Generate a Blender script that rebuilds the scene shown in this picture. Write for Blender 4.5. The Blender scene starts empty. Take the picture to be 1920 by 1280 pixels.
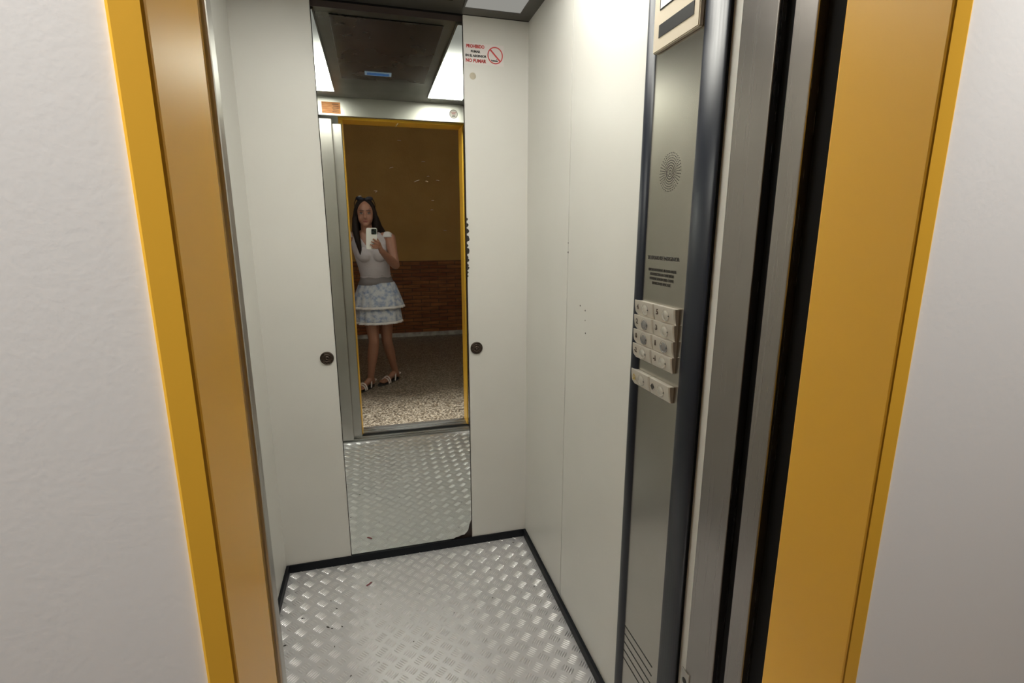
import bpy, bmesh, math, random
import numpy as np
from mathutils import Vector, Matrix
random.seed(7)
SC = bpy.context.scene
COL = SC.collection
PI = math.pi

# ------------------------------------------------------------------ view
SC.view_settings.view_transform = 'Standard'
SC.view_settings.look = 'None'
SC.view_settings.exposure = 0.0
SC.view_settings.gamma = 1.0
SC.view_settings.use_curve_mapping = False
try:
    SC.cycles.use_denoising = True
    SC.cycles.max_bounces = 14
    SC.cycles.diffuse_bounces = 6
    SC.cycles.glossy_bounces = 8
    SC.cycles.caustics_reflective = True
    SC.cycles.sample_clamp_indirect = 6.0
    SC.cycles.blur_glossy = 0.5
except Exception:
    pass
w = bpy.data.worlds.new('world'); SC.world = w; w.use_nodes = True
w.node_tree.nodes['Background'].inputs[0].default_value = (.9, .9, .95, 1)
w.node_tree.nodes['Background'].inputs[1].default_value = 0.02

# ------------------------------------------------------------------ camera (the phone's lens, 1.42 m over the landing floor)
RIGHT = Vector((0.96620877, -0.25772536, 0.00427261))
UP = Vector((0.05862247, 0.20357295, 0.97730316))
FWD = Vector((0.25100602, 0.94452935, -0.21180246))
CAM = Vector((0, 0, 1.42))
cd = bpy.data.cameras.new('camera'); cam = bpy.data.objects.new('camera', cd); COL.objects.link(cam)
cd.sensor_width = 36.0; cd.sensor_fit = 'HORIZONTAL'; cd.lens = 36.0 * 941.871 / 1920
cd.clip_start = 0.01; cd.clip_end = 60
cam.matrix_world = Matrix(((RIGHT.x, UP.x, -FWD.x, CAM.x), (RIGHT.y, UP.y, -FWD.y, CAM.y),
                           (RIGHT.z, UP.z, -FWD.z, CAM.z), (0, 0, 0, 1)))
SC.camera = cam
def uvw(u, v, w_): return CAM + RIGHT * u + UP * v + FWD * w_

# ------------------------------------------------------------------ materials
def mat(name, col, rough=.5, metal=0.0, spec=.5, coat=0.0):
    m = bpy.data.materials.new(name); m.use_nodes = True
    b = m.node_tree.nodes['Principled BSDF']
    b.inputs['Base Color'].default_value = (*col, 1); b.inputs['Roughness'].default_value = rough
    b.inputs['Metallic'].default_value = metal; b.inputs['Specular IOR Level'].default_value = spec
    b.inputs['Coat Weight'].default_value = coat
    return m
def nt(m): return m.node_tree.nodes, m.node_tree.links, m.node_tree.nodes['Principled BSDF']
def coords(m, scale=(1, 1, 1), rot=(0, 0, 0), loc=(0, 0, 0)):
    N, L, b = nt(m)
    tc = N.new('ShaderNodeTexCoord'); mp = N.new('ShaderNodeMapping')
    mp.inputs['Scale'].default_value = scale; mp.inputs['Rotation'].default_value = rot; mp.inputs['Location'].default_value = loc
    L.new(tc.outputs['Object'], mp.inputs['Vector'])
    return mp.outputs['Vector']
def noise(m, vec, scale, detail=4, rough=.5):
    N, L, b = nt(m); n = N.new('ShaderNodeTexNoise')
    n.inputs['Scale'].default_value = scale; n.inputs['Detail'].default_value = detail; n.inputs['Roughness'].default_value = rough
    L.new(vec, n.inputs['Vector']); return n.outputs['Fac']
def ramp(m, fac, stops):
    N, L, b = nt(m); r = N.new('ShaderNodeValToRGB'); e = r.color_ramp.elements
    while len(e) < len(stops): e.new(.5)
    for k, (p, c) in enumerate(stops):
        e[k].position = p; e[k].color = (*c, 1) if len(c) == 3 else c
    L.new(fac, r.inputs['Fac']); return r.outputs['Color']
def maprange(m, fac, a, b_, c, d):
    N, L, b = nt(m); r = N.new('ShaderNodeMapRange')
    for i, v in enumerate((a, b_, c, d)): r.inputs[i + 1].default_value = v
    L.new(fac, r.inputs[0]); return r.outputs[0]
def bump(m, h, strength=.2, dist=.01):
    N, L, b = nt(m); bp = N.new('ShaderNodeBump'); bp.inputs['Strength'].default_value = strength; bp.inputs['Distance'].default_value = dist
    L.new(h, bp.inputs['Height']); L.new(bp.outputs['Normal'], b.inputs['Normal'])
def setin(m, name, out): m.node_tree.links.new(out, m.node_tree.nodes['Principled BSDF'].inputs[name])

M = {}
# off-white laminate with faint mottling
m = M['laminate'] = mat('laminate', (.74, .725, .69), .34, spec=.42)
v = coords(m); setin(m, 'Base Color', ramp(m, noise(m, v, 3.0, 5), [(.3, (.735, .725, .685)), (.7, (.765, .755, .715))]))
def brushed(name, col, rough, vertical=True):
    m = mat(name, col, rough, 1.0)
    sc = (90, 90, 1.2) if vertical else (1.2, 90, 90)
    v = coords(m, sc); n = noise(m, v, 3.0, 6, .6)
    setin(m, 'Roughness', maprange(m, n, .25, .75, rough - .008, rough + .008))
    v2 = coords(m); big = noise(m, v2, 5, 4)
    lo = tuple(c * .9 for c in col)
    setin(m, 'Base Color', ramp(m, big, [(.3, lo), (.7, col)]))
    return m
M['steel'] = brushed('brushed_steel', (.52, .495, .465), .31)
M['steel_h'] = brushed('brushed_steel_horizontal', (.66, .65, .6), .36, False)
M['steel_dull'] = brushed('brushed_steel_dull', (.42, .395, .355), .26)
M['steel_post'] = brushed('brushed_steel_post', (.33, .305, .288), .27)
M['alu'] = mat('aluminium_sill', (.6, .6, .6), .35, 1.0)
# checker plate
m = M['checker'] = mat('checker_plate', (.8, .78, .77), .4, .35)
v = coords(m); n1 = noise(m, v, 2.2, 6, .6); n2 = noise(m, v, 40, 5, .65)
N, L, b = nt(m)
c1 = ramp(m, n1, [(.3, (.60, .59, .605)), (.62, (.71, .70, .72))])
c2 = ramp(m, n2, [(.25, (.55, .53, .5)), (.42, (1, 1, 1))])
mx = N.new('ShaderNodeMix'); mx.data_type = 'RGBA'; mx.blend_type = 'MULTIPLY'; mx.inputs['Factor'].default_value = .55
L.new(c1, mx.inputs['A']); L.new(c2, mx.inputs['B']); L.new(mx.outputs['Result'], b.inputs['Base Color'])
setin(m, 'Roughness', maprange(m, n1, .3, .7, .46, .34))
M['rib'] = mat('polished_rib', (.83, .82, .835), .32, .6)
M['skirting'] = mat('black_skirting', (.008, .0095, .013), .5, spec=.22)
M['trim_black'] = mat('black_convex_trim', (.016, .019, .028), .34, spec=.25)
M['black'] = mat('black_gap', (.006, .006, .007), .7, spec=.2)
M['slot'] = mat('slot_black', (.01, .01, .01), .6)
# mirror
m = M['mirror'] = mat('mirror_glass', (.80, .84, .80), .012, 1.0)
M['backing'] = mat('mirror_backing_brown', (.045, .03, .025), .6)
m = M['ceil'] = mat('ceiling_dull_metal', (.10, .095, .085), .33, .6)
v = coords(m); setin(m, 'Roughness', maprange(m, noise(m, v, 4, 6), .3, .7, .26, .44))
m = M['ceil_dark'] = mat('ceiling_dark_panel', (.035, .027, .024), .25, .3)
v = coords(m); setin(m, 'Roughness', maprange(m, noise(m, v, 5, 6), .3, .7, .24, .30))
M['orange'] = mat('yellow_orange_paint', (.90, .50, .05), .3, spec=.5)
m = M['ochre'] = mat('ochre_plaster', (.40, .23, .045), .75)
v = coords(m); setin(m, 'Base Color', ramp(m, noise(m, v, 3, 5), [(.3, (.37, .20, .055)), (.7, (.44, .25, .075))])); bump(m, noise(m, v, 60, 4), .25, .01)
m = M['white_plaster'] = mat('white_plaster', (.88, .88, .87), .75)
v = coords(m); bump(m, noise(m, v, 160, 4), .06, .001)
# rustic brick wainscot (x horizontal, z vertical)
m = M['brick'] = mat('brick_wainscot', (.25, .09, .03), .8)
N, L, b = nt(m); v = coords(m, rot=(PI / 2, 0, 0))
br = N.new('ShaderNodeTexBrick'); br.inputs['Scale'].default_value = 1.0
br.inputs['Brick Width'].default_value = .24; br.inputs['Row Height'].default_value = .052; br.inputs['Mortar Size'].default_value = .006
br.inputs['Color1'].default_value = (.30, .115, .035, 1); br.inputs['Color2'].default_value = (.19, .06, .02, 1); br.inputs['Mortar'].default_value = (.10, .05, .022, 1)
br.inputs['Bias'].default_value = .1
L.new(v, br.inputs['Vector'])
v2 = coords(m, (4, 1, 26)); st = ramp(m, noise(m, v2, 1.4, 5), [(.3, (.55, .5, .45)), (.55, (1, 1, 1)), (.75, (1.3, 1.25, 1.1))])
mx = N.new('ShaderNodeMix'); mx.data_type = 'RGBA'; mx.blend_type = 'MULTIPLY'; mx.inputs['Factor'].default_value = .9
L.new(br.outputs['Color'], mx.inputs['A']); L.new(st, mx.inputs['B']); L.new(mx.outputs['Result'], b.inputs['Base Color'])
bump(m, br.outputs['Fac'], -.6, .01)
# terrazzo
m = M['terrazzo'] = mat('terrazzo', (.4, .35, .28), .35)
N, L, b = nt(m); v = coords(m); vo = N.new('ShaderNodeTexVoronoi'); vo.inputs['Scale'].default_value = 105
L.new(v, vo.inputs['Vector']); sep = N.new('ShaderNodeSeparateColor'); L.new(vo.outputs['Color'], sep.inputs['Color'])
setin(m, 'Base Color', ramp(m, sep.outputs['Red'], [(.0, (.04, .03, .021)), (.3, (.115, .088, .065)), (.6, (.22, .18, .135)), (.88, (.44, .38, .31))]))
m = M['bb_marble'] = mat('grey_marble', (.42, .40, .37), .3)
v = coords(m); setin(m, 'Base Color', ramp(m, noise(m, v, 14, 6), [(.35, (.3, .28, .26)), (.65, (.52, .5, .46))]))
M['ceil_land'] = mat('landing_ceiling_paint', (.55, .48, .38), .8)
M['cream'] = mat('cream_plastic', (.62, .55, .44), .4)
m = M['button'] = mat('button_satin', (.62, .575, .51), .33, .35)
M['cap'] = mat('button_cap', (.66, .62, .56), .16, .55, coat=.4)
M['cap_dark'] = mat('button_cap_worn', (.30, .29, .29), .2, .6, coat=.4)
M['numeral'] = mat('numeral_brown', (.06, .035, .02), .5)
M['bell_yellow'] = mat('bell_yellow', (.50, .36, .08), .5)
M['ink'] = mat('ink_black', (.02, .02, .022), .6)
M['ink_soft'] = mat('ink_engraved', (.05, .045, .04), .5)
M['red'] = mat('sign_red', (.62, .06, .06), .5)
M['sign_white'] = mat('sign_white', (.82, .77, .75), .4)
M['bronze'] = mat('dark_bronze', (.075, .055, .042), .38, .75)
m = M['sticker'] = mat('orange_sticker', (.62, .24, .06), .5)
v = coords(m, (8, 1, 60)); setin(m, 'Base Color', ramp(m, noise(m, v, 2, 4), [(.35, (.45, .15, .03)), (.6, (.66, .28, .08)), (.8, (.72, .38, .16))]))
m = M['round_sticker'] = mat('round_sticker', (.5, .46, .42), .45)
M['sticker_red'] = mat('sticker_faded_red', (.36, .16, .15), .5)
M['label_blue'] = mat('label_blue', (.03, .16, .55), .35)
M['label_edge'] = mat('label_pale_blue', (.36, .48, .66), .35)
M['residue'] = mat('glue_residue', (.56, .51, .40), .7)
M['chip'] = mat('chipped_edge_dark', (.03, .025, .02), .8)
M['mark'] = mat('white_scuff', (.8, .78, .74), .6)
M['scratch'] = mat('mirror_scratch', (.42, .38, .32), .5)
M['white_letters'] = mat('white_letters', (.85, .85, .85), .5)
M['scrap'] = mat('red_scrap', (.22, .05, .06), .7)
M['crumb'] = mat('dirt_crumb', (.05, .045, .04), .8)
# ceiling lamp diffusers: each brightest over the tube in its door-side half
def diffuser(name, peak):
    m = bpy.data.materials.new(name); m.use_nodes = True
    N, L = m.node_tree.nodes, m.node_tree.links; N.clear()
    out = N.new('ShaderNodeOutputMaterial'); em = N.new('ShaderNodeEmission'); L.new(em.outputs[0], out.inputs['Surface'])
    em.inputs['Color'].default_value = (1.0, .98, .89, 1)
    tc = N.new('ShaderNodeTexCoord'); sx = N.new('ShaderNodeSeparateXYZ'); L.new(tc.outputs['Object'], sx.inputs[0])
    mr = N.new('ShaderNodeMapRange'); mr.interpolation_type = 'SMOOTHERSTEP'
    L.new(sx.outputs['Y'], mr.inputs[0])
    for k, v in ((1, .56), (2, -.34), (3, 0), (4, 1)): mr.inputs[k].default_value = v
    pw = N.new('ShaderNodeMath'); pw.operation = 'POWER'; pw.inputs[1].default_value = 2.0; L.new(mr.outputs[0], pw.inputs[0])
    ma = N.new('ShaderNodeMath'); ma.operation = 'MULTIPLY_ADD'; ma.inputs[1].default_value = peak; ma.inputs[2].default_value = .28
    L.new(pw.outputs[0], ma.inputs[0]); L.new(ma.outputs[0], em.inputs['Strength'])
    M[name] = m
diffuser('diffuser_bright', 20.0); diffuser('diffuser_worn', 14.0)
# person
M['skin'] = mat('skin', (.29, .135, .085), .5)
m = M['hair'] = mat('dark_brown_hair', (.014, .008, .006), .6, spec=.15)
v = coords(m, (60, 60, 5)); bump(m, noise(m, v, 2, 4), .5, .006)
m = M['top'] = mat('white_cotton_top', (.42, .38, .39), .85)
v = coords(m, (6, 6, 14)); bump(m, noise(m, v, 2, 4), .5, .01)
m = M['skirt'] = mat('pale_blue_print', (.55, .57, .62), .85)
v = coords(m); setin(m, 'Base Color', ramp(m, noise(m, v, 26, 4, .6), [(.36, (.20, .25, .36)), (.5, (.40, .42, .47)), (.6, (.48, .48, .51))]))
M['sash'] = mat('grey_waistband', (.20, .18, .18), .85)
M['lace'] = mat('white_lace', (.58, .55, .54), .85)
M['lips'] = mat('lips', (.25, .07, .06), .45)
M['eye'] = mat('eye_dark', (.05, .03, .025), .2)
M['sclera'] = mat('eye_white', (.42, .37, .34), .3)
M['brow'] = mat('eyebrow', (.045, .025, .02), .7)
M['strap'] = mat('white_leather', (.66, .58, .55), .55)
M['sole'] = mat('dark_sole', (.03, .025, .022), .7)
M['phone_case'] = mat('white_phone_case', (.78, .77, .74), .35)
M['phone_black'] = mat('phone_black', (.012, .013, .016), .15)
M['lens_ring'] = mat('lens_ring', (.06, .09, .075), .2, .6)
M['shade'] = mat('sunglass_lens', (.008, .01, .025), .1, spec=.7)

# ------------------------------------------------------------------ mesh helpers
def worldloc(p):
    v = Vector((0, 0, 0))
    while p: v += p.location; p = p.parent
    return v
def obj(name, bm, m, parent=None, smooth=False, origin=None):
    off = worldloc(parent) if parent else (Vector(origin) if origin else Vector((0, 0, 0)))
    if off.length: bmesh.ops.translate(bm, vec=-off, verts=bm.verts)
    me = bpy.data.meshes.new(name); bm.normal_update(); bm.to_mesh(me); bm.free()
    if smooth:
        for p in me.polygons: p.use_smooth = True
    me.materials.append(M[m] if isinstance(m, str) else m)
    o = bpy.data.objects.new(name, me); COL.objects.link(o)
    if parent: o.parent = parent
    elif origin: o.location = origin
    return o
def tag(o, label, cat, group=None):
    o['label'] = label; o['category'] = cat
    if group: o['group'] = group
    return o
def thing(name, label, cat, loc, group=None):
    o = bpy.data.objects.new(name, None); COL.objects.link(o); o.location = loc; o.empty_display_size = .05
    return tag(o, label, cat, group)
def struct(o, label=None, cat=None):
    o['kind'] = 'structure'
    if label: o['label'] = label
    if cat: o['category'] = cat
    return o
def B(): return bmesh.new()
def box(bm, x0, x1, y0, y1, z0, z1, bev=0.0, seg=2):
    t = bmesh.new(); bmesh.ops.create_cube(t, size=1.0)
    for v in t.verts: v.co = Vector((x0 + (v.co.x + .5) * (x1 - x0), y0 + (v.co.y + .5) * (y1 - y0), z0 + (v.co.z + .5) * (z1 - z0)))
    if bev > 0: bmesh.ops.bevel(t, geom=t.edges[:], offset=bev, segments=seg, affect='EDGES', profile=.5)
    merge(bm, t); return bm
def merge(bm, t):
    me = bpy.data.meshes.new('tmp'); t.to_mesh(me); t.free(); bm.from_mesh(me); bpy.data.meshes.remove(me)
def bx(*a, **k): return box(B(), *a, **k)
def frame_of(axis):
    a = Vector(axis).normalized(); r = Vector((0, 0, 1)) if abs(a.z) < .9 else Vector((0, 1, 0))
    x = r.cross(a).normalized(); return x, a.cross(x), a
def lathe(bm, c, axis, prof, seg=32):
    """prof: list of (radius, distance along the axis)"""
    x, y, a = frame_of(axis); c = Vector(c); rings = []
    for r, h in prof:
        if r < 1e-6: rings.append([bm.verts.new(c + a * h)])
        else: rings.append([bm.verts.new(c + a * h + (x * math.cos(2 * PI * k / seg) + y * math.sin(2 * PI * k / seg)) * r) for k in range(seg)])
    for A, Bq in zip(rings, rings[1:]):
        for k in range(seg):
            k2 = (k + 1) % seg
            if len(A) == 1 and len(Bq) == 1: continue
            if len(A) == 1: bm.faces.new((A[0], Bq[k2], Bq[k]))
            elif len(Bq) == 1: bm.faces.new((A[k], A[k2], Bq[0]))
            else: bm.faces.new((A[k], A[k2], Bq[k2], Bq[k]))
    bmesh.ops.recalc_face_normals(bm, faces=bm.faces)
    return bm
def ellip(bm, c, r, R=None, seg=20, rings=12):
    t = bmesh.new(); bmesh.ops.create_uvsphere(t, u_segments=seg, v_segments=rings, radius=1.0)
    for v in t.verts:
        p = Vector((v.co.x * r[0], v.co.y * r[1], v.co.z * r[2]))
        v.co = (R @ p if R else p) + Vector(c)
    merge(bm, t); return bm
def caps(bm, p0, p1, r0, r1, seg=14):
    p0, p1 = Vector(p0), Vector(p1); d = p1 - p0; ln = d.length
    pr = [(0, -r0)] + [(r0 * math.sin(a), -r0 * math.cos(a)) for a in (PI / 8, PI / 4, 3 * PI / 8, PI / 2)]
    pr += [(r1 * math.cos(a), ln + r1 * math.sin(a)) for a in (0, PI / 8, PI / 4, 3 * PI / 8)] + [(0, ln + r1)]
    t = bmesh.new(); lathe(t, p0, d, pr, seg); merge(bm, t); return bm
def chain(bm, pts, rs):
    for a, b_, r, s in zip(pts, pts[1:], rs, rs[1:]): caps(bm, a, b_, r, s)
    return bm
def loft(bm, rings, cap=True):
    V = [[bm.verts.new(p) for p in r] for r in rings]; n = len(V[0])
    for A, Bq in zip(V, V[1:]):
        for k in range(n): bm.faces.new((A[k], A[(k + 1) % n], Bq[(k + 1) % n], Bq[k]))
    if cap: bm.faces.new(V[0][::-1]); bm.faces.new(V[-1])
    return bm
def remeshed(bm, voxel, smooth_it=6):
    me = bpy.data.meshes.new('tmp'); bm.to_mesh(me); bm.free()
    o = bpy.data.objects.new('tmp', me); COL.objects.link(o)
    r = o.modifiers.new('r', 'REMESH'); r.mode = 'VOXEL'; r.voxel_size = voxel
    s = o.modifiers.new('s', 'SMOOTH'); s.factor = .5; s.iterations = smooth_it
    dg = bpy.context.evaluated_depsgraph_get(); dg.update()
    m2 = bpy.data.meshes.new_from_object(o.evaluated_get(dg))
    bpy.data.objects.remove(o); bpy.data.meshes.remove(me)
    t = bmesh.new(); t.from_mesh(m2); bpy.data.meshes.remove(m2); return t
def text(s, w_, h_, c, X, Y, lift=0.0, depth=.0006, bold=0.0, space=1.0):
    """a word as a thin mesh, fitted to w_ x h_, centred on c, reading along X with Y up"""
    cu = bpy.data.curves.new('tmp', 'FONT'); cu.body = s; cu.size = 1; cu.offset = bold; cu.space_character = space; cu.resolution_u = 3
    o = bpy.data.objects.new('tmp', cu); COL.objects.link(o)
    dg = bpy.context.evaluated_depsgraph_get(); dg.update()
    me = bpy.data.meshes.new_from_object(o.evaluated_get(dg)); bpy.data.objects.remove(o); bpy.data.curves.remove(cu)
    t = bmesh.new(); t.from_mesh(me); bpy.data.meshes.remove(me)
    xs = [v.co.x for v in t.verts]; ys = [v.co.y for v in t.verts]
    X, Y, c = Vector(X), Vector(Y), Vector(c); Z = X.cross(Y)
    r = bmesh.ops.extrude_face_region(t, geom=t.faces[:])
    for v in [g for g in r['geom'] if isinstance(g, bmesh.types.BMVert)]: v.co.z = 1.0
    x0, x1, y0, y1 = min(xs), max(xs), min(ys), max(ys)
    for v in t.verts:
        v.co = c + X * ((v.co.x - (x0 + x1) / 2) / (x1 - x0) * w_) + Y * ((v.co.y - (y0 + y1) / 2) / (y1 - y0) * h_) + Z * (lift + depth * v.co.z)
    bmesh.ops.recalc_face_normals(t, faces=t.faces)
    return t
def poly(bm, pts, n, th):
    """a flat outline pts extruded by th along n"""
    n = Vector(n).normalized(); A = [bm.verts.new(Vector(p)) for p in pts]; Bq = [bm.verts.new(Vector(p) + n * th) for p in pts]
    k = len(pts)
    bm.faces.new(Bq); bm.faces.new(A[::-1])
    for i in range(k): bm.faces.new((A[i], A[(i + 1) % k], Bq[(i + 1) % k], Bq[i]))
    bmesh.ops.recalc_face_normals(bm, faces=bm.faces)
    return bm

# ------------------------------------------------------------------ the cabin shell
XL, XR, YF, YB, ZC = -.434, .628, .73, 2.08, 2.22
MXL, MXR = -.1685, .3685
# checker plate floor: five-bar tread, two crossed sets of lens-shaped ribs
def checker_floor():
    V = []; F = []
    x0, x1, y0, y1 = XL, XR, .72, YB
    V += [(x0, y0, 0), (x1, y0, 0), (x1, y1, 0), (x0, y1, 0), (x0, y0, -.03), (x1, y0, -.03), (x1, y1, -.03), (x0, y1, -.03)]
    F += [(0, 1, 2, 3), (7, 6, 5, 4), (0, 4, 5, 1), (1, 5, 6, 2), (2, 6, 7, 3), (3, 7, 4, 0)]
    Lh, Wh, H = .0150, .0031, .0024
    ts = (-1, -.6, -.2, .2, .6, 1)
    def rib(cx, cy, ca, sa):
        n = len(V)
        def P(t, s, z):
            a, b_ = t * Lh, s * Wh
            V.append((cx + a * ca - b_ * sa, cy + a * sa + b_ * ca, z))
        P(-1, 0, 0)
        for t in ts[1:-1]:
            q = (1 - t * t) ** .6; P(t, q, 0); P(t, 0, H * q); P(t, -q, 0)
        P(1, 0, 0)
        F.append((n, n + 2, n + 1)); F.append((n, n + 3, n + 2))
        for k in range(3):
            a = n + 1 + 3 * k; b_ = a + 3
            F.append((a, a + 1, b_ + 1, b_)); F.append((a + 1, a + 2, b_ + 2, b_ + 1))
        e = n + 13; a = n + 10
        F.append((a, a + 1, e)); F.append((a + 1, a + 2, e))
    px, py, s = .0628, .067, math.sqrt(.5)
    for i in range(-18, 5):
        for j in range(-3, 22):
            for cx, cy, ca, sa in ((.5145 + i * px, 2.012 - j * py, s, -s), (.5145 + (i + .5) * px, 2.012 - (j + .5) * py, s, s)):
                for k in range(-2, 3):
                    x, y = cx - sa * k * .0082, cy + ca * k * .0082
                    if x0 + .012 < x < x1 - .012 and y0 + .012 < y < y1 - .012: rib(x, y, ca, sa)
    me = bpy.data.meshes.new('floor'); me.from_pydata(V, [], F); me.update(); me.materials.append(M['checker']); me.materials.append(M['rib'])
    for p in me.polygons[6:]: p.material_index = 1
    o = bpy.data.objects.new('floor', me); COL.objects.link(o); return o
struct(checker_floor())
# rear wall: backing board, two laminate panels, skirting
struct(obj('wall_rear', bx(XL - .03, XR + .03, YB + .006, YB + .04, 0, 2.26), 'backing'))
rl = struct(obj('wall_rear_left', bx(XL, MXL - .002, YB - .004, YB + .006, .0, ZC), 'laminate'))
rr = struct(obj('wall_rear_right', bx(MXR + .002, XR, YB - .004, YB + .006, .0, ZC), 'laminate'))
struct(obj('wall_left', bx(XL - .03, XL, .70, YB + .006, 0, ZC), 'laminate'))
# right wall: three laminate boards with a hairline joint between
rw = struct(obj('wall_right', bx(XR + .004, XR + .03, .60, YB + .006, 0, 2.26), 'black'))
obj('board', bx(XR, XR + .004, 1.6035, YB - .004, .0, ZC), 'laminate', rw)
obj('board', bx(XR, XR + .004, .790, 1.5996, .0, ZC), 'laminate', rw)
bm = B()
for y, z, r in ((1.601, 1.357, .0035), (1.6015, 1.388, .0022)): lathe(bm, (XR, y, z), (-1, 0, 0), [(r, 0), (r * .8, .0006), (0, .0006)], 10)
for y, z, r in ((1.484, 1.193, .003), (1.444, 1.183, .003), (1.442, 1.152, .002), (1.437, 1.112, .003)): lathe(bm, (XR, y, z), (-1, 0, 0), [(r, 0), (r * .8, .0006), (0, .0006)], 10)
o = obj('screw_hole', bm, 'chip', rw); o['label'] = 'small dark screw holes'
bm = B()
for y, z, h in ((1.43, .62, .03), (1.435, .585, .012), (1.42, .44, .012), (1.43, .412, .014), (1.436, .33, .022), (1.432, .295, .02), (1.52, .93, .008)):
    ellip(bm, (XR, y, z), (.0004, .0025, h / 2), seg=8, rings=6)
o = obj('scuff_mark', bm, 'mark', rw); o['label'] = 'pale scuff marks low on the wall'
# skirtings
struct(obj('baseboard_rear', bx(XL + .012, XR - .012, YB - .011, YB - .004, 0.0, .036, bev=.0015), 'skirting'))
struct(obj('baseboard_right', bx(XR - .012, XR, 1.14, YB - .004, 0.0, .036, bev=.002), 'skirting'))
struct(obj('baseboard_left', bx(XL, XL + .012, .74, YB - .004, 0.0, .036, bev=.002), 'skirting'))
# glue spot and chipped laminate edge on the right rear panel
o = obj('glue_residue', lathe(B(), (.405, YB - .004, 2.012), (0, -1, 0), [(.0125, 0), (.012, .0005), (.006, .0007), (0, .0005)], 20), 'residue', rr); o['label'] = 'round yellowish glue residue'
bm = B()
rnd = random.Random(3)
for z, r in ((1.475, .006), (1.452, .008), (1.428, .010), (1.398, .0125), (1.37, .006), (1.348, .0125), (1.322, .006), (1.311, .008), (1.29, .006), (1.278, .008), (1.26, .005), (1.245, .004)):
    pts = [(MXR + .0015, YB - .0046, z - r)] + [(MXR + .0015 + r * (.75 + .35 * rnd.random()) * math.cos(a), YB - .0046, z + r * math.sin(a)) for a in [(-.5 + (k + .5) / 7) * PI for k in range(7)]] + [(MXR + .0015, YB - .0046, z + r)]
    poly(bm, pts, (0, 1, 0), .0008)
o = obj('chipped_edge', bm, 'chip', rr); o['label'] = 'row of dark chips along the panel edge'
# mirror
mr_ = thing('mirror', 'tall narrow mirror between the two white rear panels', 'mirror', (.1, YB + .003, .036))
def mirror_outline():
    pts = [(MXL + .001, .05), (MXL + .003, .020), (.262, .020), (.270, .036), (.275, .040), (.283, .040), (.292, .045), (.305, .046), (.317, .051), (.333, .053), (.343, .062), (.352, .075), (.357, .10), (.3665, .125), (.3665, 2.196)]
    return pts + [(MXL + .001, 2.196)]
obj('glass', poly(B(), [(x, YB + .0005, z) for x, z in mirror_outline()], (0, -1, 0), .004), 'mirror', mr_)
y = YB - .0037
for px, pz, ang, ln in ((0.116, 1.764, -5, 0.019), (0.204, 1.690, 0, 0.017), (0.221, 1.636, 10, 0.012), (0.215, 1.617, -10, 0.014), (0.258, 1.622, -5, 0.017), (0.177, 1.618, 20, 0.029), (0.019, 1.577, -5, 0.017), (-0.041, 1.557, 5, 0.017), (0.236, 1.545, 0, 0.014), (0.232, 1.509, 0, 0.014), (0.082, 1.664, 15, 0.019), (0.282, 1.429, 0, 0.017), (0.021, 1.575, 60, 0.012), (0.110, 1.819, 50, 0.024)):
    a = math.radians(ang); pts = []
    for k in range(7):
        t = (k / 6 - .5) * .75; pts.append((px + math.cos(a) * t * ln, y, pz + math.sin(a) * t * ln + .002 * (1 - 4 * t * t)))
    obj('scratch', chain(B(), pts, [.0003] + [.0005] * 5 + [.0003]), 'scratch', mr_)
# ceiling
ce = struct(obj('ceiling', bx(XL - .03, XR + .03, .70, YB - .012, ZC, ZC + .03), 'ceil'))
obj('centre_panel', bx(-.115, .315, 1.15, 1.96, ZC - .004, ZC, bev=.0015), 'ceil_dark', ce)
struct(obj('trim_1', bx(XL - .03, XR + .03, YB - .012, YB + .006, ZC, ZC + .03), 'black'))
# ceiling lamps
for x0, x1, lab in ((.364, .571, 'long white diffuser lamp in the ceiling over the control panel'), (-.377, -.171, 'long white diffuser lamp in the ceiling over the left wall')):
    t = thing('ceiling_lamp', lab, 'ceiling lamp', ((x0 + x1) / 2, 1.43, ZC))
    obj('diffuser', bx(x0, x1, .87, 1.995, ZC - .0045, ZC - .0005), 'diffuser_bright' if x0 > 0 else 'diffuser_worn', t)
    bm = B()
    for a in ((x0 - .006, x1 + .006, .862, .87), (x0 - .006, x1 + .006, 1.995, 2.003), (x0 - .006, x0, .87, 1.995), (x1, x1 + .006, .87, 1.995)): box(bm, *a, ZC - .006, ZC)
    obj('rim', bm, 'ceil', t)
# small blue plate on the ceiling
t = thing('ceiling_plate', 'small blue plate with pale edge on the dark ceiling', 'plate', (.07, 1.275, ZC - .004))
obj('rim', bx(.004, .136, 1.247, 1.303, ZC - .008, ZC - .004, bev=.001), 'label_edge', t)
obj('face', bx(.015, .125, 1.257, 1.293, ZC - .0092, ZC - .008), 'label_blue', t)

# ------------------------------------------------------------------ cabin front: header, posts, doors, sill
struct(obj('trim_2', bx(XL - .03, XR + .03, .70, YF, 2.115, ZC, bev=.001), 'steel_h'))       # header over the doorway
struct(obj('trim_3', bx(XL - .03, XR + .03, .655, .70, 2.15, 2.26), 'black'))                  # dark door track behind the header
jr = struct(obj('trim_4', bx(.613, XR + .03, .716, .800, 0, 2.115, bev=.002), 'steel_post'))        # right post of the cabin doorway
struct(obj('trim_5', bx(.613, XR + .03, .640, .684, 0, 2.115, bev=.002), 'steel_post'))        # landing-side post
struct(obj('trim_6', bx(.640, XR + .04, .600, .715, 0, 2.26), 'black'))                         # dark door pocket
d1 = obj('door_1', bx(-.445, -.206, .672, .698, .006, 2.105, bev=.005, seg=3), 'steel'); struct(d1)
d2 = obj('door_2', bx(-.44, -.152, .632, .660, .006, 2.085, bev=.005, seg=3), 'steel'); struct(d2)
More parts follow.
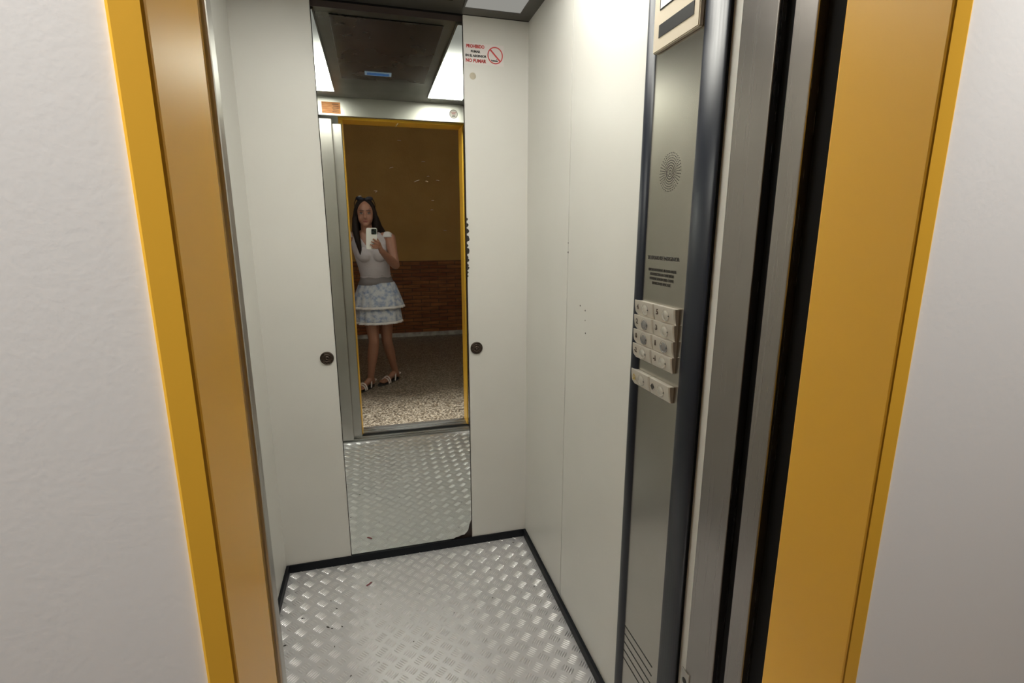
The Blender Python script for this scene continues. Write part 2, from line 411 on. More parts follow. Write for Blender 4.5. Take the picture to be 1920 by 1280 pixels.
# cabin sill, shaft gap, landing sill
bm = B(); box(bm, -.46, .66, .625, .72, -.03, -.004)
for y0, y1 in ((.716, .72), (.695, .699), (.662, .669), (.625, .631)): box(bm, -.46, .66, y0, y1, -.004, .0015)
struct(obj('floor_sill', bm, 'alu'))
bm = B(); box(bm, -.30, .75, .45, .575, -.03, -.004)
for y0, y1 in ((.565, .575), (.52, .53), (.45, .49)): box(bm, -.30, .75, y0, y1, -.004, .0015)
struct(obj('floor_landing_sill', bm, 'alu'))
struct(obj('floor_pit', bx(-.46, .66, .575, .625, -.06, -.05), 'black'))

# orange door frame of the landing
fr = struct(obj('trim_7', bx(.612, .640, .455, .594, 0, 2.12, bev=.003), 'orange'))
struct(obj('trim_8', bx(-.174, -.148, .455, .592, 0, 2.12, bev=.003), 'orange'))
struct(obj('trim_9', bx(-.174, .640, .455, .60, 2.12, 2.148, bev=.003), 'orange'))

# ------------------------------------------------------------------ the landing behind the camera
LX0, LX1, LY0, LZ = -1.7, 2.4, -2.91, 2.95
struct(obj('floor_landing', bx(LX0, LX1, LY0, .45, -.03, 0), 'terrazzo'))
struct(obj('ceiling_landing', bx(LX0, LX1, LY0, .60, LZ, LZ + .03), 'ceil_land'))
wl = struct(obj('wall_landing', bx(LX0, LX1, LY0 - .05, LY0, 1.051, LZ), 'ochre'))
obj('wainscot', bx(LX0, LX1, LY0 - .05, LY0 + .012, .0, 1.051), 'brick', wl)
struct(obj('baseboard_landing', bx(LX0, LX1, LY0 + .012, LY0 + .024, 0, .058), 'bb_marble'))
struct(obj('wall_landing_left', bx(LX0 - .05, LX0, LY0, .60, 0, LZ), 'ochre'))
struct(obj('wall_landing_right', bx(LX1, LX1 + .05, LY0, .60, 0, LZ), 'ochre'))
bm = B(); box(bm, LX0, -.174, .46, .60, 0, LZ); box(bm, .640, LX1, .46, .60, 0, LZ); box(bm, -.174, .640, .46, .60, 2.148, LZ)
struct(obj('wall_landing_front', bm, 'white_plaster'))

# ------------------------------------------------------------------ round rosettes at hand-rail height
def rosette(x, z, lab):
    t = thing('wall_rosette', lab, 'rosette', (x, YB - .004, z), 'round bronze rosettes beside the mirror')
    R = .0265
    obj('disc', lathe(B(), (x, YB - .004, z), (0, -1, 0), [(R, 0), (R, .003), (R * .95, .006), (R * .86, .0075), (R * .80, .005), (R * .70, .005), (R * .62, .008), (R * .55, .008), (R * .48, .0055), (R * .33, .0055), (R * .28, .0085), (R * .14, .009), (R * .10, .006), (0, .006)], 40), 'bronze', t, smooth=True)
    bm = B()
    for k in range(10):
        a = 2 * PI * k / 10 + .2; c = (x + R * .74 * math.cos(a), YB - .0095, z + R * .74 * math.sin(a))
        ellip(bm, c, (.0026, .002, .0026), seg=10, rings=6)
    obj('studs', bm, 'bronze', t, smooth=True)
rosette(-.205, .931, 'round dark bronze rosette on the white panel left of the mirror')
rosette(.4035, .937, 'round dark bronze rosette on the white panel right of the mirror')

# ------------------------------------------------------------------ no-smoking sign
yy = YB - .004
t = thing('no_smoking_sign', 'white and red no smoking sticker at the top right of the mirror', 'sign', (.4485, yy, 2.054))
obj('plate', bx(.3728, .5275, yy - .0008, yy, 2.054, 2.1275), 'sign_white', t)
RX, UZ = (1, 0, 0), (0, 0, 1)
for s_, wd, hh, cx, cz, mm in (('PROHIBIDO', .070, .0125, .4165, 2.1165, 'red'), ('FUMAR', .037, .0085, .417, 2.0985, 'ink'), ('EN EL ASCENSOR', .082, .0085, .4185, 2.0835, 'ink'), ('NO FUMAR', .080, .0125, .4185, 2.0665, 'red')):
    obj('lettering', text(s_, wd, hh, (cx, yy - .0008, cz), RX, UZ, bold=.045), mm, t)
c = Vector((.494, yy - .0008, 2.0905)); R = .0305
bm = lathe(B(), c, (0, -1, 0), [(R, 0), (R, .0006), (R * .87, .0006), (R * .87, 0)], 40)
d = Vector((1, 0, -1)).normalized(); q = Vector((1, 0, 1)).normalized()
poly(bm, [c - d * R * .93 - q * .0028, c + d * R * .93 - q * .0028, c + d * R * .93 + q * .0028, c - d * R * .93 + q * .0028], (0, -1, 0), .0007)
obj('prohibition_ring', bm, 'red', t)
bm = bx(c.x - .012, c.x + .010, yy - .0014, yy - .0008, c.z - .0215, c.z - .0170)
box(bm, c.x + .004, c.x + .008, yy - .0014, yy - .0008, c.z - .015, c.z - .0125); box(bm, c.x - .016, c.x - .013, yy - .0014, yy - .0008, c.z - .020, c.z - .016)
obj('cigarette', bm, 'ink', t)

# ------------------------------------------------------------------ stickers on the header, seen in the mirror
hy = YF - .0003
t = thing('notice_sticker', 'orange notice sticker on the steel header over the doorway', 'sticker', (-.201, hy, 2.127))
obj('sheet', bx(-.256, -.148, hy, hy + .0006, 2.125, 2.19), 'sticker', t)
bm = B()
for k in range(5): box(bm, -.195 + .004 * (k % 2), -.158, hy + .0006, hy + .0009, 2.176 - k * .0105, 2.179 - k * .0105)
obj('print', bm, 'numeral', t)
t = thing('round_sticker', 'small round grey and red sticker on the steel header', 'sticker', (.539, hy, 2.163))
obj('sheet', lathe(B(), (.539, hy, 2.163), (0, 1, 0), [(.028, 0), (.028, .0006), (0, .0006)], 32), 'round_sticker', t)
bm = B(); 
for a in ((.522, .556, 2.171, 2.176), (.527, .551, 2.162, 2.168)): box(bm, a[0], a[1], hy + .0006, hy + .0009, a[2], a[3])
obj('print', bm, 'sticker_red', t)
bm = lathe(B(), (.539, hy + .0006, 2.163), (0, 1, 0), [(.0255, 0), (.0255, .0004), (.023, .0004), (.023, 0)], 32); box(bm, .528, .55, hy + .0006, hy + .0009, 2.147, 2.151); box(bm, .53, .548, hy + .0006, hy + .0009, 2.154, 2.157)
obj('print', bm, 'ink_soft', t)
# small keyhole plate low on the right post
t = thing('key_plate', 'small steel keyhole plate low on the right door post', 'plate', (.613, .797, .44))
obj('plate', bx(.6105, .6135, .783, .8095, .40, .478, bev=.0008), 'steel_dull', t)
obj('keyhole', lathe(B(), (.6105, .797, .452), (-1, 0, 0), [(.0075, 0), (.007, .0006), (0, .0006)], 20), 'slot', t)

# ------------------------------------------------------------------ control panel on the right wall
PX = .6150
cp = thing('control_panel', 'tall steel lift control panel with black edges on the right wall', 'control panel', (PX, .975, .01))
obj('back_box', bx(PX + .002, XR, .842, 1.112, .012, 2.215), 'black', cp)
obj('face_plate', bx(PX, PX + .003, .905, 1.078, .012, 2.21), 'steel_dull', cp)
def convex(y0, y1, z0, z1, dep, xb):
    bm = B(); n = 12; rings = []
    for z in (z0, z1): rings.append([(xb - dep * math.sin(PI * k / n), y0 + (y1 - y0) * (1 - math.cos(PI * k / n)) / 2, z) for k in range(n + 1)])
    return loft(bm, rings)
obj('edge_trim', convex(1.074, 1.113, .012, 2.214, .013, PX + .004), 'trim_black', cp, smooth=True)
obj('edge_trim', convex(.838, .909, .012, 2.214, .010, PX + .004), 'trim_black', cp, smooth=True)
# display housing with two windows
bm = bx(PX - .010, PX + .001, .909, 1.073, 1.797, 1.95)
bmesh.ops.bevel(bm, geom=bm.edges[:], offset=.002, segments=2, affect='EDGES')
disp = obj('display_housing', bm, 'cream', cp)
dx = PX - .0105
o = obj('display_window', bx(dx - .0005, dx + .001, .926, 1.050, 1.822, 1.846), 'slot', disp); o['label'] = 'lower dark display slot'
o = obj('display_window', bx(dx - .0005, dx + .001, .926, 1.050, 1.874, 1.910), 'slot', disp); o['label'] = 'upper dark display window with white strip'
bm = B(); rnd = random.Random(11); pts = [(dx - .0007, .928, 1.876), (dx - .0007, 1.046, 1.876)]
y = 1.046; up = True
while y > .930:
    pts.append((dx - .0007, y, 1.898 + rnd.random() * .004 if up else 1.889 + rnd.random() * .005)); y -= .0052; up = not up
poly(bm, pts, (-1, 0, 0), .0006)
o = obj('display_strip', bm, 'white_letters', disp)
# speaker perforations
bm = B(); c0 = (.990, 1.546)
for ring, r in enumerate([.004, .009, .014, .019, .024, .029, .034, .039]):
    n = [9, 18, 36, 36, 36, 36, 36, 36][ring]
    for k in range(n):
        a = 2 * PI * k / n; cy, cz = c0[0] + r * math.cos(a), c0[1] + r * math.sin(a)
        poly(bm, [(PX - .0004, cy + .00125 * math.cos(2 * PI * q / 6), cz + .00125 * math.sin(2 * PI * q / 6)) for q in range(6)], (1, 0, 0), .0003)
obj('speaker_holes', bm, 'ink_soft', cp)
# engraved text
RY = (0, -1, 0); tx = PX - .0002
bm = text('TELEFONO DE EMERGENCIA', .127, .0085, (tx, .9975, 1.3655), RY, UZ, bold=.004)
for s_, wd, z in (('PULSAR BOTON DE ALARMA HASTA', .112, 1.3385), ('ESTABLECER LA CONEXION', .094, 1.3285), ('COMUNICACION ORAL CON EL', .098, 1.3185), ('SERVICIO DE RESCATE', .075, 1.3085)):
    merge(bm, text(s_, wd, .0062, (tx, .998, z), RY, UZ, bold=.0))
obj('engraved_text', bm, 'ink_soft', cp)
# buttons: a pillow-shaped key with numeral, round cap and dot
def pillow(y0, y1, z0, z1):
    bm = B(); n = 10; rings = []
    for y_ in (y0, y0 + .003, y1 - .003, y1):
        k_ = .8 if y_ in (y0, y1) else 1.0
        prof = [(PX + .001, y_, z1)] + [(PX - k_ * (.006 + .006 * math.cos(PI / 2 * q / n) ** .7), y_, z1 - (z1 - z0) * q / n) for q in range(n + 1)] + [(PX + .001, y_, z0)]
        rings.append(prof)
    return loft(bm, rings)
rows = [('4', '5'), ('2', '3'), ('0', '1'), ('-2', '-1')]
z_top = 1.2625; pitch = .0352; keys = []
for r_, pair in enumerate(rows):
    for c_, s_ in enumerate(pair): keys.append((c_, z_top - r_ * pitch, s_))
keys += [(0, 1.0915, 'bell'), (1, 1.0915, 'open')]
for c_, zt, s_ in keys:
    y1_ = 1.0925 if c_ == 0 else 1.0055; y0_ = y1_ - .0845; zb = zt - pitch + .0004
    if s_ in ('bell', 'open'): zb = zt - .037
    k = obj('button', pillow(y0_, y1_, zb, zt), 'button', cp); zc = (zt + zb) / 2 + .001
    xf = PX - .0116
    dark = s_ in ('2', '0', '1'); cy = y1_ - .050
    cap = obj('button_cap', lathe(B(), (xf + .002, cy, zc), (-1, 0, 0), [(.0145, -.002), (.0145, .001), (.0130, .0025), (.0118, .0012), (.009, .0022), (.004, .0030), (0, .0032)], 28), 'cap_dark' if dark else 'cap', k, smooth=True)
    if dark: cap['label'] = 'darkened worn cap'
    obj('dot', lathe(B(), (xf - .0005, y1_ - .0635, zc - .001), (-1, 0, 0), [(.0017, 0), (.0012, .0012), (0, .0014)], 10), 'ink', k)
    ny = y1_ - .0165
    if s_ == 'bell':
        bm = lathe(B(), (xf + .0006, ny, zc), (-1, 0, 0), [(.0055, 0), (.0055, .0008), (.0035, .0008), (.0035, 0)], 16); box(bm, xf - .0002, xf + .0006, ny - .0065, ny + .0065, zc - .0075, zc - .0055); box(bm, xf - .0002, xf + .0006, ny - .0012, ny + .0012, zc + .005, zc + .008)
        o = obj('bell_symbol', bm, 'bell_yellow', k)
    elif s_ == 'open':
        bm = B()
        for sg in (1, -1): poly(bm, [(xf, ny + sg * .0012, zc + .0075), (xf, ny + sg * .0012, zc - .0075), (xf, ny + sg * .0075, zc)], (-1, 0, 0), .0008)
        obj('open_symbol', bm, 'ink', k)
    else:
        obj('numeral', text(s_, {'1': .0044, '-1': .0092, '-2': .0125}.get(s_, .0078), .0125, (xf + .0006, ny, zc + .002), RY, UZ, bold=.02, lift=-.002, depth=.003), 'numeral', k)
# ventilation slots at the foot of the plate
for k in range(5):
    z = .357 - k * .0258
    obj('vent_slot', bx(PX - .0006, PX + .001, .930, 1.076, z - .0019, z + .0019, bev=.0003, seg=1), 'slot', cp)

# ------------------------------------------------------------------ litter on the floor
bm = B(); poly(bm, [(-.108, 1.905, .0018), (-.098, 1.912, .002), (-.088, 1.922, .0018), (-.082, 1.918, .003), (-.092, 1.907, .0022), (-.103, 1.899, .0018)], (0, 0, 1), .001)
tag(obj('paper_scrap', bm, 'scrap'), 'tiny dark red scrap lying on the metal floor near the mirror', 'scrap')
bm = B(); rnd = random.Random(5)
for x, y, l in ((-.24, 1.85, .008), (-.215, 1.80, .012), (-.24, 1.71, .016), (-.225, 1.70, .008), (-.19, 1.70, .01), (-.335, 1.78, .014), (-.38, 1.66, .012), (-.21, 1.61, .008), (.555, 2.03, .010), (.52, 2.0, .006), (.38, 1.70, .006), (.06, 1.56, .006), (-.06, 1.5, .007), (-.05, 1.78, .006), (.41, 1.87, .006), (.56, 1.72, .007), (.22, 1.66, .005), (-.15, 1.47, .008), (.33, 1.93, .006), (-.02, 1.36, .006), (.10, 1.80, .005)):
    a = rnd.random() * PI; R_ = Matrix.Rotation(a, 3, 'Z'); ellip(bm, (x, y, .001), (l / 2, l / 5, .0014), R_, 8, 6)
o = tag(obj('floor_crumbs', bm, 'crumb'), 'dark crumbs and grit scattered on the checker plate floor', 'crumbs'); o['kind'] = 'stuff'

# ------------------------------------------------------------------ the person with the phone (seen in the mirror)
P = thing('person', 'woman in white top and ruffled pale blue skirt photographing with phone', 'person', (0, -.6, 0))
V3 = Vector
def ering(cx, cy, z, rx, ry, n=40, f=None):
    out = []
    for k in range(n):
        a = 2 * PI * k / n; s = f(a) if f else 1.0
        out.append((cx + rx * s * math.cos(a), cy + ry * s * math.sin(a), z))
    return out
TOR = [(.80, .008, -.56, .12, .09), (.86, .008, -.56, .158, .112), (.93, .008, -.56, .165, .115), (.99, .006, -.55, .142, .10), (1.05, .003, -.54, .118, .088), (1.13, -.008, -.53, .122, .092), (1.21, -.015, -.52, .136, .106), (1.27, -.02, -.512, .146, .112), (1.33, -.03, -.505, .15, .100), (1.385, -.037, -.50, .142, .078), (1.415, -.042, -.497, .105, .062), (1.445, -.046, -.49, .056, .052)]
bm = B()
loft(bm, [ering(cx, cy, z, rx, ry) for z, cx, cy, rx, ry in TOR])
for sx_ in (-.075, .045): ellip(bm, (sx_ - .005, -.425, 1.245), (.056, .042, .058))
caps(bm, (-.046, -.488, 1.41), (-.053, -.455, 1.50), .052, .046)
# head
ellip(bm, (-.055, -.462, 1.605), (.074, .094, .098)); ellip(bm, (-.055, -.435, 1.545), (.060, .066, .068)); ellip(bm, (-.055, -.402, 1.497), (.032, .030, .026))
ellip(bm, (-.088, -.410, 1.545), (.028, .030, .030)); ellip(bm, (-.022, -.410, 1.545), (.028, .030, .030))
caps(bm, (-.055, -.372, 1.585), (-.056, -.355, 1.548), .008, .013); caps(bm, (-.085, -.380, 1.608), (-.025, -.380, 1.608), .012, .012)
for sx_ in (-1, 1): ellip(bm, (-.055 + sx_ * .075, -.455, 1.562), (.010, .020, .030))
# right arm up to the phone
SH, EL, WR = V3((.140, -.488, 1.372)), V3((.172, -.345, 1.150)), uvw(.088, -.160, -.052)
chain(bm, [V3((.08, -.497, 1.385)), SH], [.050, .052]); caps(bm, SH, SH.lerp(EL, .5), .052, .043); caps(bm, SH.lerp(EL, .5), EL, .043, .036)
caps(bm, EL, EL.lerp(WR, .3), .037, .039); caps(bm, EL.lerp(WR, .3), WR, .039, .024)
# right hand: palm, four fingers on the back of the phone, thumb on the screen side
for a_, b_ in (((.080, -.150, -.047), (.054, -.082, -.020)), ((.084, -.152, -.048), (.056, -.100, -.022)), ((.080, -.156, -.048), (.055, -.116, -.026))): caps(bm, uvw(*a_), uvw(*b_), .019, .012)
F4 = [[(.053, -.080, -.018), (.043, -.070, .003), (.021, -.058, .004), (.002, -.046, .004)],
      [(.054, -.093, -.019), (.043, -.088, .003), (.018, -.079, .004), (-.010, -.067, .004)],
      [(.054, -.106, -.021), (.041, -.104, .002), (.012, -.099, .004), (-.020, -.090, .004)],
      [(.054, -.119, -.025), (.039, -.119, .000), (.016, -.118, .003), (-.010, -.113, .003)]]
for f_ in F4: chain(bm, [uvw(*p) for p in f_], [.0095, .0085, .0078, .0065])
chain(bm, [uvw(.078, -.135, -.045), uvw(.060, -.085, -.038), uvw(.043, -.058, -.028), uvw(.024, -.044, -.026)], [.014, .011, .0095, .008])
# left arm hanging
SL, ELb, WL = V3((-.222, -.50, 1.372)), V3((-.262, -.52, 1.105)), V3((-.262, -.45, .885))
chain(bm, [V3((-.16, -.50, 1.385)), SL], [.050, .052]); caps(bm, SL, SL.lerp(ELb, .5), .052, .043); caps(bm, SL.lerp(ELb, .5), ELb, .043, .036); caps(bm, ELb, ELb.lerp(WL, .3), .037, .038); caps(bm, ELb.lerp(WL, .3), WL, .038, .024)
caps(bm, WL, (-.258, -.430, .805), .022, .020); caps(bm, (-.262, -.455, .87), (-.258, -.455, .805), .018, .017); 
for k, (dy, ln) in enumerate(((-.008, .062), (-.022, .072), (-.036, .066), (-.050, .05))):
    y = -.415 + dy; chain(bm, [(-.258, y, .80), (-.255, y + .002, .80 - ln * .5), (-.245, y + .006, .80 - ln * .8), (-.234, y + .009, .80 - ln)], [.0095, .0085, .008, .0065])
chain(bm, [(-.258, -.42, .865), (-.246, -.395, .83), (-.238, -.385, .80)], [.013, .010, .008])
# legs and feet
def leg(hip, knee, ank, heel, toe):
    hip, knee, ank, heel, toe = map(V3, (hip, knee, ank, heel, toe))
    caps(bm, hip, hip.lerp(knee, .5), .078, .066); caps(bm, hip.lerp(knee, .5), knee, .066, .047)
    calf = knee.lerp(ank, .33) + V3((0, -.012, 0)); caps(bm, knee, calf, .047, .049); caps(bm, calf, knee.lerp(ank, .75), .049, .034); caps(bm, knee.lerp(ank, .75), ank, .034, .030)
    caps(bm, ank, heel + V3((0, 0, .012)), .031, .029); mid = heel.lerp(toe, .45) + V3((0, 0, .014)); caps(bm, ank + V3((0, 0, -.01)), mid, .030, .024)
    caps(bm, mid, heel.lerp(toe, .78), .026, .022); d = (toe - heel).normalized(); s = V3((-d.y, d.x, 0))
    ball = heel.lerp(toe, .76)
    for k in range(5):
        o_ = (k - 2) * .0135; ln = .055 - abs(k - 1.2) * .007
        caps(bm, ball + s * o_, ball + s * o_ * 1.05 + d * ln - V3((0, 0, .002)), .012, .0085)
FA = ((-.082, -.605, .035), (-.215, -.418, .032)); FB = ((.152, -.790, .035), (-.006, -.603, .032))
leg((-.065, -.55, .87), (-.045, -.505, .455), (-.094, -.575, .095), *FA)
leg((.078, -.565, .87), (.070, -.600, .440), (.136, -.765, .095), *FB)
bm = remeshed(bm, .0045, 5)
# eye sockets pressed in
for v in bm.verts:
    for sx_ in (-.031, .031):
        d2_ = (v.co.x + .055 - sx_) ** 2 + (v.co.z - 1.583) ** 2
        if d2_ < .018 ** 2 and v.co.y > -.42: v.co.y -= .009 * (1 - d2_ / .018 ** 2) ** 2
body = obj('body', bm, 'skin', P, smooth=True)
for sx_ in (-.031, .031):
    ey = obj('eye', ellip(B(), (-.055 + sx_, -.3855, 1.583), (.0130, .0095, .0068)), 'sclera', P, smooth=True)
    obj('iris', ellip(B(), (-.055 + sx_, -.3785, 1.5832), (.0056, .0035, .0058)), 'eye', ey, smooth=True)
    obj('eyelid', chain(B(), [(-.055 + sx_ + q * .0145, -.3765 - .006 * q * q, 1.5895 - .0055 * q * q) for q in (-1, -.5, 0, .5, 1)], [.0016, .0024, .0026, .0024, .0016]), 'brow', P, smooth=True)
    s = 1 if sx_ > 0 else -1
    obj('eyebrow', chain(B(), [(-.055 + s * .012, -.366, 1.604), (-.055 + s * .030, -.367, 1.609), (-.055 + s * .050, -.378, 1.605)], [.0025, .003, .0015]), 'brow', P, smooth=True)
obj('lips', ellip(ellip(B(), (-.056, -.3765, 1.5195), (.021, .0075, .0042)), (-.056, -.377, 1.5125), (.017, .0075, .005)), 'lips', P, smooth=True)
# hair: cap on the skull, long locks behind and over the shoulders
bm = B()
ellip(bm, (-.055, -.485, 1.625), (.086, .096, .090)); ellip(bm, (-.055, -.515, 1.56), (.088, .070, .12))
for s in (-1, 1):
    X = lambda d_: -.055 + s * d_
    chain(bm, [V3((X(.02), -.415, 1.690)), V3((X(.055), -.408, 1.662)), V3((X(.076), -.425, 1.61)), V3((X(.084), -.44, 1.55)), V3((X(.088), -.45, 1.47))], [.018, .017, .017, .022, .028])
chain(bm, [V3((.030, -.455, 1.55)), V3((.048, -.475, 1.47)), V3((.085, -.515, 1.41)), V3((.112, -.548, 1.33)), V3((.122, -.565, 1.27))], [.026, .034, .032, .018, .007])
chain(bm, [V3((-.140, -.44, 1.54)), V3((-.142, -.425, 1.44)), V3((-.127, -.395, 1.35)), V3((-.116, -.388, 1.28)), V3((-.108, -.388, 1.22))], [.026, .030, .025, .016, .006])
chain(bm, [V3((-.055, -.535, 1.56)), V3((-.05, -.570, 1.44)), V3((-.04, -.61, 1.33)), V3((-.03, -.615, 1.22))], [.07, .07, .065, .035])
chain(bm, [V3((.0, -.53, 1.52)), V3((.04, -.56, 1.40)), V3((.06, -.60, 1.28))], [.05, .045, .025])
chain(bm, [V3((-.11, -.53, 1.52)), V3((-.14, -.555, 1.40)), V3((-.14, -.60, 1.28))], [.05, .045, .025])
obj('hair', remeshed(bm, .006, 5), 'hair', P, smooth=True)
# top: shell over the torso with a V neck and cap straps
def shell(bm, rings, keep):
    V = [[bm.verts.new(p) for p in r] for r in rings]; n = len(V[0])
    for i in range(len(V) - 1):
        for k in range(n):
            k2 = (k + 1) % n; cpt = (V[i][k].co + V[i][k2].co + V[i + 1][k2].co + V[i + 1][k].co) / 4
            if keep(cpt): bm.faces.new((V[i][k], V[i][k2], V[i + 1][k2], V[i + 1][k]))
    loose = [v for v in bm.verts if not v.link_faces]; bmesh.ops.delete(bm, geom=loose, context='VERTS')
    return bm
def tor(z):
    for a, b_ in zip(TOR, TOR[1:]):
        if a[0] <= z <= b_[0]:
            f = (z - a[0]) / (b_[0] - a[0]); return [a[i] + f * (b_[i] - a[i]) for i in range(1, 5)]
def top_ring(z):
    cx, cy, rx, ry = tor(z); out = []
    for k in range(150):
        a = 2 * PI * k / 150; x, y = cx + (rx + .011) * math.cos(a), cy + (ry + .011) * math.sin(a)
        for sx_ in (-.080, .040):      # follow the bust
            q = 1 - ((x - sx_) / .068) ** 2 - ((z - 1.245) / .072) ** 2
            if q > 0 and math.sin(a) > 0: y = max(y, -.437 + .060 * math.sqrt(q))
        out.append((x, y, z + .004 * math.sin(7 * a) * (z < 1.05)))
    return out
bm = shell(B(), [top_ring(1.035 + k * (1.43 - 1.035) / 120) for k in range(121)],
           lambda c: not ((c.y > -.50 and c.z > 1.285 + abs(c.x + .045) * 1.55) or (c.y <= -.50 and c.z > 1.40)))
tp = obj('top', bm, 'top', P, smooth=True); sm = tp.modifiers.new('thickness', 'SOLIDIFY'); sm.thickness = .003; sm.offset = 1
for s_, pc in ((1, SH), (-1, SL)):
    bm = B(); e = ellip(bm, pc + V3((-s_ * .020, 0, .004)), (.060, .060, .058), seg=28, rings=18)
    kill = [f for f in bm.faces if f.calc_center_median().z < pc.z + .012 or (f.calc_center_median().x - pc.x) * s_ > .018 or (f.calc_center_median().x - pc.x) * s_ < -.075]
    bmesh.ops.delete(bm, geom=kill, context='FACES')
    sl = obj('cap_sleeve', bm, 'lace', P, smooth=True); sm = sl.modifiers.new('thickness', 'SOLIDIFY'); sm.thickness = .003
# skirt: waistband, two ruffled tiers with lace hems
SCX, SCY = .010, -.562
def tier(z0, z1, rx0, ry0, rx1, ry1, amp, ph):
    out = []
    for k in range(13):
        t = k / 12; z = z0 + (z1 - z0) * t; e = t ** .8
        out.append(ering(SCX, SCY + .012 * (1 - t), z, rx0 + (rx1 - rx0) * e, ry0 + (ry1 - ry0) * e, 120, lambda a: 1 + amp * t * math.sin(15 * a + ph + .8 * math.sin(3 * a))))
    return out
def open_loft(rings): return loft(B(), rings, cap=False)
def thick(o, t_): s = o.modifiers.new('thickness', 'SOLIDIFY'); s.thickness = t_; s.offset = 1; return o
sk = P
thick(obj('waistband', open_loft([ering(.005, -.548, z, rx, ry, 60) for z, rx, ry in ((1.068, .132, .106), (1.04, .134, .108), (1.01, .143, .114), (.97, .160, .124))]), 'sash', P, smooth=True), .004)
r1 = tier(.99, .775, .152, .120, .228, .172, .030, 0.3); r2 = tier(.83, .635, .185, .140, .205, .158, .035, 1.4)
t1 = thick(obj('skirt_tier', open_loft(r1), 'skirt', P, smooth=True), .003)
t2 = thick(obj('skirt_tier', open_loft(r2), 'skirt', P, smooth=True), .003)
def lace(ring):
    return open_loft([[(x, y, z + .006) for x, y, z in ring], [(SCX + (x - SCX) * 1.02, SCY + (y - SCY) * 1.02, z - .004 - .002 * (k % 2)) for k, (x, y, z) in enumerate(ring)], [(SCX + (x - SCX) * 1.03, SCY + (y - SCY) * 1.03, z - .013 - .004 * (k % 2)) for k, (x, y, z) in enumerate(ring)]])
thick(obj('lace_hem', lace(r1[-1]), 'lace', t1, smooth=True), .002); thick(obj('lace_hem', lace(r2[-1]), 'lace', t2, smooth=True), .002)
# sandals
def sandal(heel, toe):
    heel, toe = V3(heel), V3(toe); d = (toe - heel); d.z = 0; L_ = d.length; d.normalize(); s = V3((-d.y, d.x, 0))
    out = []
    for k in range(28):
        a = 2 * PI * k / 28; t = math.cos(a); wd = .034 + .012 * max(0, t)
        out.append(heel + d * (L_ * .5 + .006 + t * (L_ * .5 + .030)) + s * math.sin(a) * wd)
    bm = poly(B(), [(p.x, p.y, .001) for p in out], (0, 0, 1), .015)
    so = obj('sandal', bm, 'sole', P)
    def strap(t, h, wd, dz):
        c = heel + d * (L_ * t); pts = []
        for k in range(9):
            a = PI * k / 8; pts.append(V3((c.x, c.y, .014)) + s * math.cos(a) * wd + V3((0, 0, math.sin(a) * h)) + d * dz * math.sin(a))
        return pts
    for a_, r_ in (((.72, .045, .044, 0), .006), ((.62, .055, .042, 0), .007), ((.30, .085, .036, -.03), .006)): obj('strap', chain(B(), strap(*a_), [r_] * 9), 'strap', so, smooth=True)
    back = [heel + V3((0, 0, .03)) - d * .034 * math.cos(a) + s * .036 * math.sin(a) for a in [(-.5 + k / 8) * PI for k in range(9)]]
    obj('strap', chain(B(), back, [.006] * 9), 'strap', so, smooth=True)
sandal(*FA); sandal(*FB)
# sunglasses pushed up on the hair
G = thing('sunglasses', 'dark sunglasses pushed up on the woman\'s hair', 'sunglasses', (-.055, -.42, 1.69))
for s in (-1, 1):
    Rl = Matrix.Rotation(math.radians(-38), 3, 'X') @ Matrix.Rotation(s * -.2, 3, 'Z')
    obj('lens', ellip(B(), (-.055 + s * .037, -.402, 1.701), (.034, .006, .024), Rl), 'shade', G, smooth=True)
    obj('temple', chain(B(), [(-.055 + s * .068, -.412, 1.700), (-.055 + s * .085, -.47, 1.665), (-.055 + s * .084, -.53, 1.615)], [.004, .003, .003]), 'phone_black', G, smooth=True)
obj('bridge', chain(B(), [(-.063, -.394, 1.705), (-.055, -.392, 1.708), (-.047, -.394, 1.705)], [.003, .003, .003]), 'phone_black', G, smooth=True)
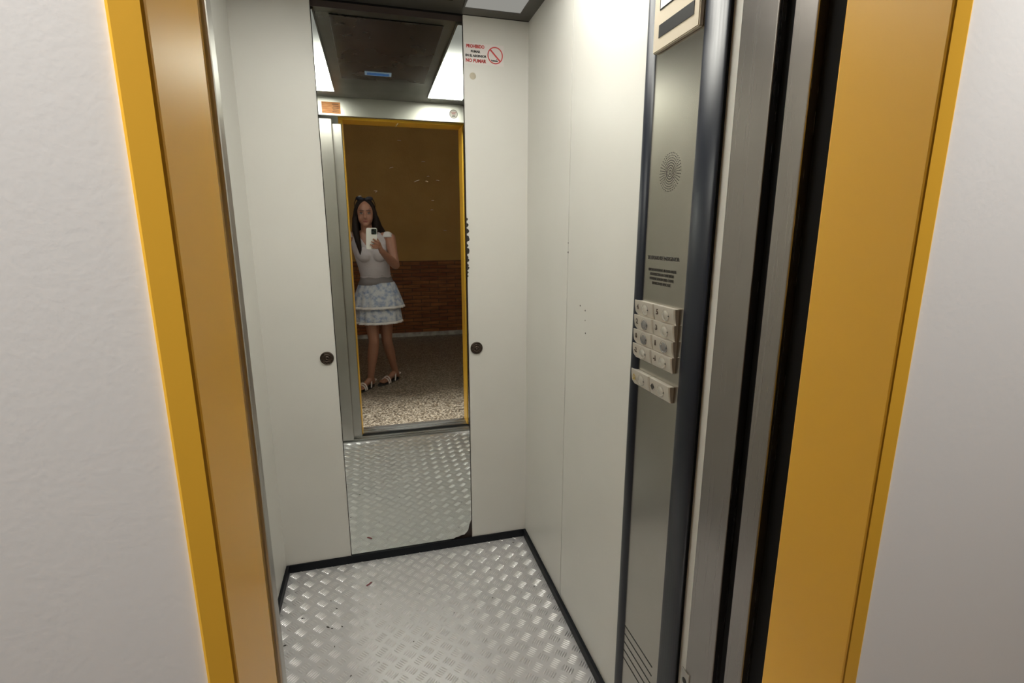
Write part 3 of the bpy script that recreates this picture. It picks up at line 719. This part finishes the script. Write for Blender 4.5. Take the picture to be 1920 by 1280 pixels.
# phone held at the camera's place
H = thing('mobile_phone', 'white cased phone held up in the woman\'s right hand', 'phone', tuple(uvw(-.009, -.045, -.012)))
def ubox(u0, u1, v0, v1, w0, w1, bev, seg=3):
    bm = bmesh.new(); bmesh.ops.create_cube(bm, size=1.0)
    for v in bm.verts: v.co = Vector((u0 + (v.co.x + .5) * (u1 - u0), v0 + (v.co.y + .5) * (v1 - v0), w0 + (v.co.z + .5) * (w1 - w0)))
    if bev:
        wide = [e for e in bm.edges if abs(e.verts[0].co.z - e.verts[1].co.z) > 1e-5]
        bmesh.ops.bevel(bm, geom=wide, offset=bev, segments=5, affect='EDGES', profile=.5)
    for v in bm.verts: v.co = uvw(*v.co)
    return bm
obj('case', ubox(-.050, .033, -.128, .037, -.0165, -.0055, .011), 'phone_case', H)
obj('screen', ubox(-.047, .030, -.125, .034, -.0172, -.0163, .009), 'phone_black', H)
cmod = obj('camera_bump', ubox(-.012, .029, -.012, .033, -.0058, -.0042, .008), 'lens_ring', H)
for u, v in ((0, 0), (.0, .021), (.018, .0105)):
    obj('lens', lathe(B(), uvw(u, v, -.0044), FWD, [(.0078, 0), (.0078, .0012), (.0062, .0014), (.0055, .0008), (0, .0008)], 24), 'phone_black', cmod, smooth=False)

# ------------------------------------------------------------------ two added spots with no known source, brightening the white wall beside the lift
for x, lab in ((-.62, 'added unseen spot light brightening the wall left of the lift'), (1.12, 'added unseen spot light brightening the wall right of the lift')):
    t = thing('added_spot', lab, 'added_spot', (x, .27, LZ), 'added landing spot lights')
    obj('ring', lathe(B(), (x, .27, LZ), (0, 0, -1), [(.06, 0), (.06, .006), (.045, .008), (.042, 0)], 32), 'sign_white', t)
    ld = bpy.data.lights.new('added_spot', 'SPOT'); ld.energy = 420; ld.spot_size = math.radians(50); ld.spot_blend = .8; ld.shadow_soft_size = .04; ld.color = (1, .97, .93)
    lo = bpy.data.objects.new('added_spot_light', ld); COL.objects.link(lo); lo.parent = t; lo.location = (0, 0, -.012)
    lo.rotation_euler = Vector((-.1 if x > 0 else .1, .20, -1.0)).to_track_quat('-Z', 'Y').to_euler()
